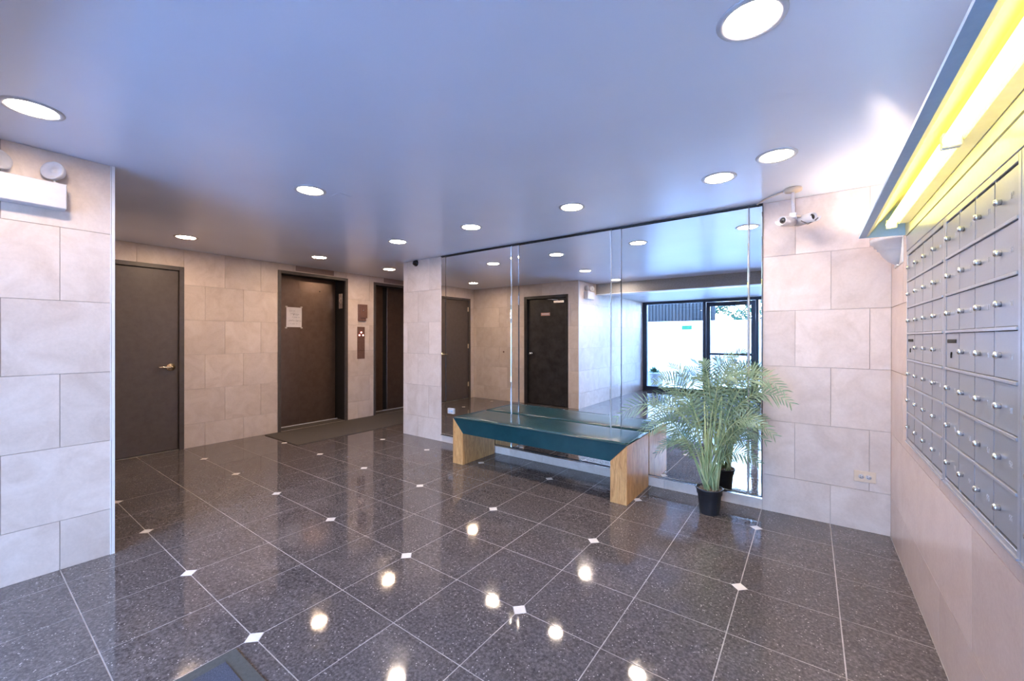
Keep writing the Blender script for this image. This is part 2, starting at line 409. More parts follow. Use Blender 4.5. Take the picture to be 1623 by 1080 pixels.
# recess wall and near pier
D2 = (-5.04, -3.965, 0, 2.30)
wc = wall('wall_front', (XE-.1, D2[0], YC-TH, YC-B, 0, H), (D2[1], XC-B, YC-TH, YC-B, 0, H), (D2[0], D2[1], YC-TH, YC-B, D2[3], H), (XC-TH, XC-B, YB-.1, YC-TH, 0, H))
tile_wall(wc, 1, YC, 1, XE, XC, 0, H, -5.5, m_tile, holes=[D2])
tile_wall(wc, 0, XC, 1, YB, YC, 0, H, .17, m_tile, even=0)
wn = wall('wall_back', (XE-.1, PX+.1, YN+B, YN+TH, 0, H))
tile_wall(wn, 1, YN, -1, XE, PX, 0, H, XE+.2, m_tile)
# metal corner bead on the pier
struct(MB().box(XC-.011, XC+.002, YC-.014, YC+.002, 0, H).box(XC-.0005, XC+.003, YC-.02, YC-.016, 0, H).obj('trim_1', m_white))
# ceilings
struct(MB().box(XE-.2, XR+.2, YS, YN+.2, H, H+.12).obj('ceiling', m_ceil))
struct(MB().box(XC-.1, XR+.1, YS-.30, YS, ZS, H+.1, .004).obj('trim_2', m_beam))
struct(MB().box(XC-.1, XR+.1, YB-.15, YS-.30, ZS+.02, H+.1).obj('ceiling_entrance', m_soffit))
struct(MB().box(XC-.002, XR, YS-.31, YS+.004, ZS-.012, ZS+.001).obj('trim_3', m_white))

# ------------------------------------------------------------------ mirrors
mg = 'mirror panels along the back wall'
spans = [(-4.105, -4.022, 'narrow first mirror strip next to the stone pillar', 0), (-4.020, -2.912, 'wide mirror panel reflecting a brown door, left of the bench', 0),
         (-2.906, -2.802, 'narrow mirror strip between the left and middle wide mirrors', 0), (-2.799, -1.652, 'middle wide mirror panel reflecting the charcoal door with a closer', 0),
         (-1.646, -1.542, 'narrow mirror strip between the middle and right wide mirrors', 0), (-1.539, -.424, 'right wide mirror panel reflecting the glass entrance behind the palm', 0),
         (-.418, -.322, 'narrow last mirror strip at the pale stone wall, right of the palm', 0)]
ZM0, ZM1 = .112, 2.535
for a, b, lab, _ in spans:
    cxm = (a+b)/2
    t = thing('wall_mirror', lab, 'mirror', (cxm, MF, (ZM0+ZM1)/2), (math.radians(.17), 0, math.radians(-.2 if b-a > .5 else -.1)), mg)
    hw, hh = (b-a)/2, (ZM1-ZM0)/2; bv = .006
    mb = MB(); bm = mb.bm
    o4 = [bm.verts.new((x, .0022, z)) for x, z in ((-hw, -hh), (hw, -hh), (hw, hh), (-hw, hh))]
    i4 = [bm.verts.new((x, 0, z)) for x, z in ((-hw+bv, -hh+bv), (hw-bv, -hh+bv), (hw-bv, hh-bv), (-hw+bv, hh-bv))]
    b4 = [bm.verts.new((x, .008, z)) for x, z in ((-hw, -hh), (hw, -hh), (hw, hh), (-hw, hh))]
    bm.faces.new(i4)
    for k in range(4):
        j = (k+1) % 4; bm.faces.new((o4[k], o4[j], i4[j], i4[k])); bm.faces.new((b4[k], b4[j], o4[j], o4[k]))
    bm.faces.new(b4[::-1]); bmesh.ops.recalc_face_normals(bm, faces=bm.faces)
    mb.obj('glass_sheet', m_mirror, t)
    if b-a > .5:
        MB().box(-hw-.003, -hw, -.001, .010, -hh, hh).obj('edge_seal', m_edge, t)
struct(MB().box(-4.11, -.318, MF+.012, M+.004, ZM0-.006, ZM1+.01).obj('trim_4', m_edge))      # backing board
struct(MB().box(-4.105, -.318, MF-.009, M, ZM0-.016, ZM0-.004).obj('trim_5', m_chrome))       # bottom channel
struct(MB().box(-4.105, -.318, MF-.010, M, ZM1+.006, ZM1+.018).obj('trim_6', m_edge))         # top channel
struct(MB().box(-.3215, -.3175, MF-.004, M, ZM0, ZM1).obj('trim_7', m_edge))
for i, x in enumerate((-2.909, -1.649, -.421)):
    struct(MB().box(x-.002, x+.002, MF-.003, MF+.012, ZM0, H-.002).obj('trim_%d' % (8+i), m_strip))

# ------------------------------------------------------------------ doors
def lever(parent, m, loc, rot):
    mb = MB(); mb.lathe([(0, 0), (.044, 0), (.047, .006), (.044, .014), (.020, .018), (.014, .045), (0, .045)], n=24)
    mb.tube([(0, 0, .04), (.03, .0, .047), (.07, -.002, .046), (.125, -.006, .040)], .011, 8)
    return mb.obj('handle', m, parent, loc, rot)
# brown door on the elevator wall
d1 = struct(bpy.data.objects.new('door_1', None)); COL.objects.link(d1); d1['label'] = 'brown metal door with a brass lever beside the stone pier'
fw = .05
a, b, _, z = D1
MB().box(XE-.10, XE+.012, a, a+fw, 0, z, .003).box(XE-.10, XE+.012, b-fw, b, 0, z, .003).box(XE-.10, XE+.012, a+fw, b-fw, z-fw, z, .003).obj('door_frame', m_frame, d1)
MB().box(XE-.13, XE-.075, a+fw-.01, b-fw+.01, 0, z-fw+.01).obj('door_stop', m_dark, d1)
leaf = MB().box(XE-.072, XE-.022, a+fw+.004, b-fw-.004, .012, z-fw-.004, .002).obj('door_leaf', m_door, d1)
lever(leaf, m_brass, (XE-.022, 1.635, 1.055), (PI/2, 0, PI/2)).matrix_local = Matrix(((0, 0, 1, XE-.022), (-1, 0, 0, 1.635), (0, -1, 0, 1.055), (0, 0, 0, 1)))
for zz in (.33, 1.22, 2.08):
    MB().lathe([(0, -.05), (.009, -.05), (.009, .05), (0, .05)], (XE-.012, a+fw, zz), 10).box(XE-.021, XE-.012, a+fw-.02, a+fw+.02, zz-.05, zz+.05).obj('hinge', m_ivory, d1)
MB().box(XE-.022, XE-.019, b-fw-.004, b-fw+.012, 1.03, 1.10).obj('strike_plate', m_chrome, d1)
# charcoal door in the recess (seen in the mirror)
d2 = struct(bpy.data.objects.new('door_2', None)); COL.objects.link(d2); d2['label'] = 'charcoal door with a closer, seen in the middle mirror'
a, b, _, z = D2
MB().box(a, a+.07, YC-.12, YC+.012, 0, z, .003).box(b-.05, b, YC-.12, YC+.012, 0, z, .003).box(a+.07, b-.05, YC-.12, YC+.012, z-.06, z, .003).obj('door_frame', m_blackdoor, d2)
MB().box(a+.05, b-.04, YC-.14, YC-.10, 0, z-.05).obj('door_stop', m_dark, d2)
leaf = MB().box(a+.074, b-.054, YC-.098, YC-.05, .012, z-.064, .002).obj('door_leaf', m_blackdoor, d2)
MB().lathe([(0, 0), (.03, 0), (.03, .006), (.012, .010), (.012, .03), (.026, .04), (.030, .055), (.022, .068), (0, .07)], (0, 0, 0), 20).obj('handle', m_chrome, leaf, (a+.15, YC-.05, 1.08), (-PI/2, 0, 0))
MB().box(b-.34, b-.10, YC-.05, YC-.0, z-.17, z-.115, .006).tube([(b-.24, YC-.005, z-.105), (b-.42, YC+.03, z-.09), (b-.55, YC+.0, z-.085)], .007, 8).tube([(b-.55, YC+.0, z-.085), (b-.40, YC-.02, z-.08)], .006, 8).obj('door_closer', m_chrome, d2)
sg = MB().box(a+.40, a+.62, YC-.05, YC-.044, 1.88, 1.945, .001).obj('name_plate', m_copper, leaf)
MB().box(a+.42, a+.60, YC-.0442, YC-.043, 1.905, 1.912).box(a+.42, a+.60, YC-.0442, YC-.043, 1.918, 1.925).obj('lettering', m_white, leaf)
# keyswitch between the two doors in the recess
MB().lathe([(0, 0), (.02, 0), (.02, .006), (.008, .010), (0, .010)], n=16).obj('key_switch', m_plate, None, (-5.6, YC, 1.10), (-PI/2, 0, 0))
tag(bpy.data.objects['key_switch'], 'small round key switch on the stone wall left of the charcoal door', 'switch')

# ------------------------------------------------------------------ elevators
def elevator(n, opening, two_speed, label):
    d = struct(bpy.data.objects.new('door_%d' % n, None)); COL.objects.link(d); d['label'] = label
    a, b, _, z = opening; f = .045; XD = XE-.26
    MB().box(XE-.03, XE+.014, a, a+f, 0, z, .003).box(XE-.03, XE+.014, b-f, b, 0, z, .003).box(XE-.03, XE+.014, a+f, b-f, z-f, z, .003).obj('door_frame', m_bronze if n == 9 else m_frame, d)
    MB().box(XD-.12, XE-.03, a-.02, a+f-.012, 0, z+.02).box(XD-.12, XE-.03, b-f+.012, b+.02, 0, z+.02).box(XD-.12, XE-.03, a, b, z-f+.012, z+.02).obj('jamb_lining', m_dark, d)
    MB().box(XD-.14, XD-.12, a-.02, b+.02, 0, z+.02).obj('shaft_wall', m_dark, d)
    MB().box(XD-.07, XE-.02, a+f-.012, b-f+.012, -.003, .004).obj('threshold', m_mat, d)
    MB().box(XD+.002, XD+.020, a+f, b-f, .004, .016).obj('sill_track', m_whitep, d)
    y0, y1 = a+f-.012, b-f+.012; mid = y0+(y1-y0)*.36 if two_speed else y0+.36
    if two_speed:
        MB().box(XD-.03, XD-.002, y0, mid+.03, .012, z-f+.01, .002).obj('door_panel', m_bronze, d)
        MB().box(XD-.065, XD-.036, mid, y1-.02, .012, z-f+.01, .002).obj('door_panel', m_bronze, d)
    else:
        MB().box(XD-.03, XD-.002, y0, mid, .012, z-f+.01, .002).obj('door_panel', m_bronze, d)
        MB().box(XD-.03, XD-.002, mid+.10, y1, .012, z-f+.01, .002).obj('door_panel', m_bronze, d)
        MB().box(XD-.09, XD-.06, mid-.05, mid+.15, .012, z-f+.01).obj('panel_edge', m_dark, d)
    return d, XD
e1, XD = elevator(3, E1, True, 'bronze elevator door with a taped paper notice, nearer of two')
e2, _ = elevator(4, E2, False, 'bronze elevator door beyond the call panel, partly hidden by the pillar')
lp = MB().box(XE-.215, XE-.10, E1[1]-.037, E1[1]-.033, 1.94, 2.20, .001).obj('floor_indicator', m_chrome, e1)
MB().prism([(XE-.175, 2.10), (XE-.14, 2.10), (XE-.1575, 2.135)], 1, E1[1]-.0385, E1[1]-.036).prism([(XE-.175, 2.06), (XE-.14, 2.06), (XE-.1575, 2.025)], 1, E1[1]-.0385, E1[1]-.036).obj('arrow_lamp', m_ivory, lp)
MB().lathe([(0, 0), (.011, 0), (.009, .004), (0, .004)], n=12).obj('key_hole', m_dark, e1, (XD-.036, 3.72, 2.22), (0, PI/2, 0))
# notice taped on the elevator
nb = thing('paper_notice', 'handwritten white paper notice taped to the nearer elevator door', 'notice', (XD-.001, 3.27, 1.76))
xs = .0015
mbp = MB(); bm = mbp.bm
nx, nz = 5, 6; gr = [[bm.verts.new((xs+.003*math.sin(i*1.3+k*.7)*(.3+k/nz), -.122+.244*i/nx+.004*(k/nz), -.16+.32*k/nz)) for i in range(nx+1)] for k in range(nz+1)]
for k in range(nz):
    for i in range(nx): bm.faces.new((gr[k][i], gr[k][i+1], gr[k+1][i+1], gr[k+1][i]))
r = bmesh.ops.extrude_face_region(bm, geom=bm.faces[:]); bmesh.ops.translate(bm, verts=[v for v in r['geom'] if isinstance(v, bmesh.types.BMVert)], vec=(.0008, 0, 0)); bmesh.ops.recalc_face_normals(bm, faces=bm.faces)
mbp.obj('sheet', m_paper, nb)
ink = MB(); rr = random.Random(3)
for (zz, y0, y1, hgt) in ((.10, -.075, .01, .016), (.045, -.05, .085, .030), (.0, -.03, .09, .012), (-.055, -.09, .10, .030), (-.105, -.08, .05, .008)):
    y = y0
    while y < y1:
        w_ = rr.uniform(.010, .016)
        pts = [(.0065, y+rr.uniform(0, w_), zz+rr.uniform(-.5, .5)*hgt) for _ in range(4)]
        ink.tube(pts, .0013, 4); y += w_+.006
ink.obj('handwriting', m_ink, nb)['kind'] = 'stuff'
for sy, sz in ((-.118, .165), (.118, .168), (-.125, -.172), (.12, -.168)):
    MB().box(.004, .0052, sy-.016, sy+.016, sz-.011, sz+.011).obj('tape', m_tape, nb)
# vents above the elevators
for i, (y0, y1, lab) in enumerate(((3.17, 3.80, 'brown slotted vent above the nearer elevator'), (4.80, 5.45, 'brown slotted vent above the farther elevator'))):
    v = thing('wall_vent', lab, 'vent', (XE, (y0+y1)/2, 2.512))
    hw = (y1-y0)/2
    MB().box(0, .008, -hw, hw, -.040, -.034).box(0, .008, -hw, hw, .034, .040).box(0, .008, -hw, -hw+.008, -.034, .034).box(0, .008, hw-.008, hw, -.034, .034).obj('vent_frame', m_vent, v)
    MB().box(0, .002, -hw+.006, hw-.006, -.036, .036).obj('vent_backing', m_vent, v)
    s_ = MB().box(.001, .007, -hw+.008, hw-.008, -.003, .003).mesh('vent_slat'); s_.materials.append(m_vent)
    for k in range(5): link('vent_slat', s_, v, (0, 0, -.026+.013*k), (0, .5, 0))
# call panel and key box
cp = thing('call_panel', 'tall brown elevator call plate with three lit buttons', 'panel', (XE, 4.315, 1.34))
MB().box(0, .005, -.075, .075, -.285, .285, .001).obj('face_plate', m_plate, cp)
for dy, dz in ((0, .185), (-.036, .135), (.036, .135)):
    MB().lathe([(0, .004), (.030, .004), (.030, .009), (.020, .011), (0, .011)], n=18, mx=RY(PI/2)).obj('button_ring', m_red, cp, (0, dy, dz))
    MB().lathe([(0, .010), (.016, .010), (.014, .016), (0, .017)], n=16, mx=RY(PI/2)).obj('call_button', m_btn, cp, (0, dy, dz))
MB().box(.004, .0065, -.075, .075, -.14, -.136).obj('seam', m_dark, cp)
kb = thing('key_box', 'small brown metal key box above the elevator call plate', 'box', (XE, 4.335, 1.885))
MB().box(0, .03, -.085, .065, -.155, .14, .002).obj('body', m_plate, kb)
MB().box(.03, .045, -.06, .085, -.105, .14, .003).obj('cover', m_plate, kb)
MB().lathe([(0, 0), (.012, 0), (.010, .008), (0, .008)], n=14, mx=RY(PI/2)).obj('lock', m_chrome, kb, (.045, 0, .03))
# mats
tag(MB().box(-6.44, -5.49, 2.70, 6.3, .0005, .009, .002).obj('floor_mat', m_mat), 'long dark grey carpet mat laid along the two elevators', 'mat')
em = thing('entrance_mat', 'blue-grey entrance mat with a rubber border at the bottom edge of the photo', 'mat', (-1.43, -.95, 0))
MB().box(-.70, .70, -1.75, 1.72, .0005, .006, .002).obj('rubber_border', m_matr, em)
MB().box(-.64, .64, -1.69, 1.66, .005, .010, .002).obj('pile', m_matb, em)

# ------------------------------------------------------------------ entrance (behind the camera, seen in the mirror)
wx = [(-3.62, -2.22), (-2.06, -1.14), (-.96, XR-.10)]
ef = struct(bpy.data.objects.new('window_1', None)); COL.objects.link(ef); ef['label'] = 'dark framed glass entrance front seen in the right mirror'
MB().box(XC, XR, YB-.05, YB+.05, ZS-.05, ZS+.03, .003).obj('head_rail', m_winframe, ef)
MB().box(XC, -3.62, YB-.05, YB+.05, 0, ZS-.05, .003).obj('side_post', m_winframe, ef)
MB().box(-2.22, -2.15, YB-.05, YB+.05, 0, ZS-.05, .003).obj('post', m_winframe, ef)
MB().box(-1.05, -.99, YB-.05, YB+.05, 0, ZS-.05, .003).obj('post', m_winframe, ef)
MB().box(XR-.07, XR, YB-.05, YB+.05, 0, ZS-.05, .003).obj('side_post', m_winframe, ef)
MB().box(-3.62, -2.22, YB-.05, YB+.05, 0, .10, .003).box(-.99, XR-.07, YB-.05, YB+.05, 0, .10, .003).obj('bottom_rail', m_winframe, ef)
MB().box(-3.62, -2.22, YB-.004, YB+.004, .10, ZS-.05).obj('glass_pane', m_glass, ef)
MB().box(-.99, XR-.07, YB-.004, YB+.004, .10, ZS-.05).obj('glass_pane', m_glass, ef)
gd = struct(bpy.data.objects.new('door_5', None)); COL.objects.link(gd); gd['label'] = 'glass entrance door with a push bar seen in the right mirror'
a, b = -2.145, -1.055
MB().box(a, a+.09, YB-.025, YB+.025, .01, ZS-.055, .003).box(b-.09, b, YB-.025, YB+.025, .01, ZS-.055, .003).box(a+.09, b-.09, YB-.025, YB+.025, .01, .20, .003).box(a+.09, b-.09, YB-.025, YB+.025, ZS-.16, ZS-.055, .003).obj('door_rails', m_winframe, gd)
MB().box(a+.09, b-.09, YB-.004, YB+.004, .20, ZS-.16).obj('glass_pane', m_glass, gd)
MB().box(a+.06, b-.06, YB+.03, YB+.075, .98, 1.03, .006).obj('push_bar', m_winframe, gd)
MB().box(b-.42, b-.12, YB+.025, YB+.085, ZS-.14, ZS-.085, .006).tube([(b-.36, YB+.09, ZS-.08), (b-.60, YB+.16, ZS-.075), (b-.75, YB+.06, ZS-.07)], .008, 8).obj('door_closer', m_frame, gd)

# ------------------------------------------------------------------ courtyard beyond the glass
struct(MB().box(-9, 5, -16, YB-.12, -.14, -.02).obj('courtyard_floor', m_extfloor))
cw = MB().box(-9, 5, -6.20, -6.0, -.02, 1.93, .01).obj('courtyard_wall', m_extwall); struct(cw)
cl = struct(bpy.data.objects.new('courtyard_cladding', None)); COL.objects.link(cl)
MB().box(-9, -2.55, -6.62, -6.5, 1.6, 3.6).obj('backing', m_slat, cl)
s_ = MB().box(-.035, .035, -6.5, -6.47, 1.6, 3.6).mesh('slat'); s_.materials.append(m_slat)
for k in range(34): link('slat', s_, cl, (-2.6-.11*k, 0, 0))
gs = thing('green_sign', 'small green sign on the white courtyard wall seen in the mirror', 'sign', (-3.28, -5.997, 1.72))
MB().box(-.19, .19, 0, .012, -.06, .06, .002).obj('sign_board', m_green, gs)
MB().box(-.19, -.16, .012, .014, -.055, .055).obj('sign_end', m_white, gs)
MB().box(.16, .19, .012, .014, -.055, .055).obj('sign_end', m_white, gs)
def planter(x, y, s, label, plant):
    t = thing('planter', label, 'planter', (x, y, -.02))
    MB().lathe([(0, 0), (.17*s, 0), (.20*s, .05*s), (.24*s, .30*s), (.27*s, .40*s), (.27*s, .44*s), (.235*s, .44*s), (.22*s, .38*s), (0, .38*s)], n=24).obj('pot', m_conc, t)
    MB().lathe([(0, .385*s), (.215*s, .385*s), (0, .39*s)], n=16).obj('soil', m_soil, t)
    if plant:
        mb = MB(); r_ = random.Random(int(x*100))
        for k in range(70):
            an = r_.uniform(0, 2*PI); el = r_.uniform(.1, 1.4); L = r_.uniform(.10, .24)*s
            c = Vector((math.cos(an)*math.cos(el), math.sin(an)*math.cos(el), math.sin(el)))
            p = Vector((0, 0, .40*s))+c*L*.4; q = Vector((0, 0, .42*s))+c*L; u = c.cross(Vector((0, 0, 1))).normalized()*.03*s
            vs = [mb.bm.verts.new(v) for v in (p, (p+q)/2+u, q, (p+q)/2-u)]; mb.bm.faces.new(vs)
        mb.obj('foliage', m_bush, t)['kind'] = 'stuff'
planter(-3.62, -3.75, 1.0, 'round concrete planter with a small shrub just outside the glass front', True)
planter(-4.15, -3.95, .95, 'round concrete planter behind the pier edge outside the glass', False)
planter(-3.15, -4.75, .80, 'smaller concrete planter farther out by the courtyard wall', False)
tr = thing('courtyard_tree', 'green leafy tree rising above the white courtyard wall', 'tree', (-1.5, -7.9, 0))
MB().tube([(0, 0, 0), (.05, .02, 1.0), (-.05, 0, 2.0), (.1, .05, 2.6)], .09, 8, .5).tube([(-.05, 0, 1.7), (-.5, .1, 2.3), (-.8, .1, 2.7)], .05, 6, .4).tube([(0, 0, 1.9), (.5, -.1, 2.4), (.9, 0, 2.8)], .05, 6, .4).obj('trunk', m_bark, tr)
mb = MB(); r_ = random.Random(5); bm = mb.bm
for k in range(2600):
    th, ph, rad = r_.uniform(0, 2*PI), r_.uniform(-1, 1), r_.uniform(.5, 1)**.5
    p = Vector((1.35*rad*math.cos(th)*math.sqrt(1-ph*ph), .8*rad*math.sin(th)*math.sqrt(1-ph*ph), 2.65+.75*rad*ph))
    p += Vector((.25*math.sin(p.z*5), 0, .12*math.sin(p.x*6)))
    d = Vector((r_.gauss(0, 1), r_.gauss(0, 1), r_.gauss(0, 1))).normalized()*.07; u = d.cross(Vector((r_.gauss(0, 1), r_.gauss(0, 1), r_.gauss(0, 1)))).normalized()*.03
    bm.faces.new([bm.verts.new(v) for v in (p-d, p+u, p+d, p-u)])
mb.obj('foliage', m_bush, tr)['kind'] = 'stuff'

# ------------------------------------------------------------------ bench
bn = thing('bench', 'low oak bench with a dark green vinyl seat against the mirrors', 'bench', (-2.285, 3.385, 0))
L2, ZB, ZI, LW, DP = 1.025, .515, .355, .150, .575
for s in (-1, 1):
    P = [(s*L2, 0), (s*(L2-LW), 0), (s*(L2-LW), ZI), (s*L2, ZB-.004)]
    MB().prism(P if s < 0 else P[::-1], 1, 0, DP, .002).obj('leg', m_oak, bn)
# seat: mitred box with a softly crowned, dimpled top
mb = MB(); bm = mb.bm; nx, ny = 40, 14
def top(i, j):
    u, v = i/nx, j/ny; ex = min(u, 1-u)*2*L2; ey = min(v, 1-v)*DP
    hgt = .016*(1-math.exp(-ex/.05))*(1-math.exp(-ey/.035))
    return (-L2+.002+u*(2*L2-.004), .001+v*(DP-.002), ZB+.002+hgt)
G = [[bm.verts.new(top(i, j)) for i in range(nx+1)] for j in range(ny+1)]
for j in range(ny):
    for i in range(nx): bm.faces.new((G[j][i], G[j][i+1], G[j+1][i+1], G[j+1][i]))
def low(x, y): return bm.verts.new((x*(L2-LW-.002)/L2, y, ZI-.001))
fr = [low(G[0][i].co.x, .001) for i in range(nx+1)]; bk = [low(G[ny][i].co.x, DP-.001) for i in range(nx+1)]
for i in range(nx):
    bm.faces.new((fr[i], fr[i+1], G[0][i+1], G[0][i])); bm.faces.new((G[ny][i], G[ny][i+1], bk[i+1], bk[i])); bm.faces.new((bk[i], bk[i+1], fr[i+1], fr[i]))
lf = [G[j][0] for j in range(ny+1)]; rt = [G[j][nx] for j in range(ny+1)]
bm.faces.new(lf+[bk[0], fr[0]]); bm.faces.new(rt[::-1]+[fr[nx], bk[nx]])
bmesh.ops.recalc_face_normals(bm, faces=bm.faces)
for f in bm.faces: f.smooth = len(f.verts) == 4 and f.normal.z > .3
st = mb.obj('seat', m_vinyl, bn)
MB().tube([(-L2+.004, 0.001, ZB+.003)]+[(x/10*L2, .0, ZB+.004) for x in range(-9, 10)]+[(L2-.004, 0.001, ZB+.003)], .0045, 8).obj('piping', m_vinyl, st)
for s in (-1, 1): MB().tube([(s*(L2-.003), .003, ZB+.003), (s*(L2-.003), DP*.5, ZB+.005), (s*(L2-.003), DP-.003, ZB+.003)], .0045, 8).obj('piping', m_vinyl, st)

# ------------------------------------------------------------------ palm
PXY = Vector((-.665, 3.655, 0))
pm = thing('potted_palm', 'tall feathery palm in a black nursery pot in front of the right mirror', 'plant', PXY)
MB().lathe([(0, 0), (.070, 0), (.074, .004), (.089, .160), (.096, .162), (.098, .198), (.104, .200), (.104, .209), (.096, .209), (.093, .188), (0, .185)], n=32).obj('pot', m_pot, pm)
mb = MB().lathe([(0, .205), (.05, .200), (.096, .190), (0, .19)], n=20)
rs = random.Random(11)
for k in range(60):
    a_ = rs.uniform(0, 2*PI); q = rs.uniform(0, .085); p = Vector((q*math.cos(a_), q*math.sin(a_), .198)); d = Vector((rs.uniform(-1, 1), rs.uniform(-1, 1), rs.uniform(0, 1.2))).normalized()*.02
    mb.tube([p, p+d], .0035, 4)
mb.obj('soil', m_soil, pm)
def bez(p0, p1, p2, p3, t): return p0*(1-t)**3+p1*3*t*(1-t)**2+p2*3*t*t*(1-t)+p3*t**3
def frond(base, c1, c2, tip, ll=.21, seed=0, start=.42, npair=21):
    base, c1, c2, tip = map(Vector, (base, c1, c2, tip)); r = random.Random(seed)
    c1 = Vector((c1.x*1.9+base.x*.6, c1.y*1.5+base.y*.6, c1.z*.88))
    mb = MB(); pts = [bez(base, c1, c2, tip, k/18) for k in range(19)]
    mb.tube(pts, .0068, 6, .16)
    fo = mb.obj('frond', m_stem, pm)
    roll = (.80+r.uniform(-.3, .25))*(1 if tip.x < 0 else -1)
    mb = MB(); bm = mb.bm
    for k in range(npair):
        t = start+(1-start)*(k+.5)/npair; p = bez(base, c1, c2, tip, t); d = (bez(base, c1, c2, tip, min(t+.02, 1))-bez(base, c1, c2, tip, t-.02)).normalized()
        side = d.cross(Vector((0, 0, 1))); side = side.normalized() if side.length > .05 else Vector((1, 0, 0)); up = side.cross(d).normalized()
        side, up = side*math.cos(roll)+up*math.sin(roll), up*math.cos(roll)-side*math.sin(roll)
        s_ = (k+.5)/npair; L = ll*(math.sin(PI*min(1, .22+.78*s_**.8))**.6 if s_ > .3 else .65+s_*1.1)*r.uniform(.86, 1.1)
        L = max(L, ll*.35)
        for sg_ in (-1, 1):
            if r.random() < .04: continue
            fwd = .38+.75*s_+r.uniform(-.1, .1)
            v = (side*sg_+d*fwd+up*r.uniform(.10, .50)).normalized()
            wv = (d-v*d.dot(v)).normalized()*.0048
            nseg = 4; pr = None
            for q in range(nseg+1):
                u = q/nseg; c = p+v*L*u+Vector((0, 0, -1))*(.22*L*u*u*(.6+.6*r.random() if q == nseg else .9))
                ww = wv*(math.sin(PI*(.12+.80*u))**.7 if u < 1 else .04)
                c.y = min(c.y, MF-PXY.y-.006)
                cr = (bm.verts.new(c-ww), bm.verts.new(c+ww))
                if pr: bm.faces.new((pr[0], pr[1], cr[1], cr[0]))
                pr = cr
    for f in bm.faces: f.smooth = True
    lo = mb.obj('leaflets', m_leaf, fo); lo['kind'] = 'stuff'
# frond tips: x, y, z relative to the pot
FR = [  # ctrl1, ctrl2, tip, leaflet length
    ((-.10, -.02, .60), (-.34, -.07, 1.14), (-.76, -.09, .70), .17),
    ((-.04, -.02, .80), (-.12, -.05, 1.16), (-.29, -.08, 1.20), .13),
    ((-.03, .0, .75), (-.16, -.05, 1.12), (-.42, -.10, 1.06), .13),
    ((.0, .02, .85), (.0, .05, 1.18), (-.06, .04, 1.24), .13),
    ((.02, .0, .90), (.12, .02, 1.30), (.30, .04, 1.14), .15),
    ((.03, -.02, .85), (.20, -.05, 1.36), (.52, -.08, 1.04), .16),
    ((.03, -.02, .80), (.25, -.06, 1.20), (.56, -.12, .96), .15),
    ((.03, .05, .80), (.16, .12, 1.25), (.38, .18, 1.16), .14),
    ((-.04, -.06, .62), (-.16, -.18, 1.02), (-.38, -.24, .82), .15),
    ((.04, -.06, .62), (.18, -.16, .97), (.40, -.22, .80), .15),
    ((-.06, -.04, .52), (-.22, -.12, .90), (-.46, -.18, .62), .15),
    ((-.05, -.03, .48), (-.20, -.08, .72), (-.40, -.10, .44), .13),
    ((.05, -.03, .55), (.20, -.10, .95), (.46, -.14, .72), .15),
    ((-.04, .06, .65), (-.14, .16, 1.00), (-.34, .20, .88), .13),
    ((.04, .06, .62), (.16, .15, .94), (.38, .19, .78), .13),
    ((.0, -.05, .75), (.04, -.10, 1.24), (.22, -.16, 1.12), .15),
    ((-.01, -.02, .85), (.05, -.04, 1.38), (.18, -.08, 1.28), .14),
    ((.02, .04, .78), (.05, .12, 1.22), (.14, .20, 1.22), .13),
    ((-.02, .03, .70), (-.05, .12, 1.12), (-.14, .20, 1.10), .13),
    ((.01, -.04, .50), (.12, -.10, .82), (.34, -.14, .60), .13),
    ((-.01, -.05, .46), (-.10, -.10, .78), (-.30, -.14, .54), .13),
    ((.03, .0, .66), (.18, .0, 1.08), (.44, .03, 1.02), .15),
    ((.03, .0, .46), (.14, -.06, .66), (.36, -.12, .50), .12),
    ((-.05, .0, .66), (-.20, -.02, 1.00), (-.50, -.04, .84), .14),
    ((.04, -.02, .58), (.18, -.06, .86), (.40, -.08, .66), .13),
    ((-.07, -.01, .60), (-.26, -.03, .98), (-.56, -.05, .60), .14),
    ((-.04, -.03, .82), (-.14, -.06, 1.10), (-.36, -.10, 1.12), .14),
]
for k, (c1, c2, tp, ll) in enumerate(FR):
    a_ = k*2.4; rb = .012+.062*((k*.37) % 1)
    frond((rb*math.cos(a_), rb*math.sin(a_), .18), c1, c2, tp, ll*1.15, k+20, .40 if k < 8 else .36)
for k in range(13):
    a_ = k*2.1; q = .02+.04*((k*.41) % 1); hz = .42+.045*k
    MB().tube([(q*math.cos(a_), q*math.sin(a_), .18), (q*1.2*math.cos(a_), q*1.2*math.sin(a_), .35), (q*1.6*math.cos(a_), q*1.6*math.sin(a_), hz)], .0072, 6, .5).obj('cane', m_stem, pm)

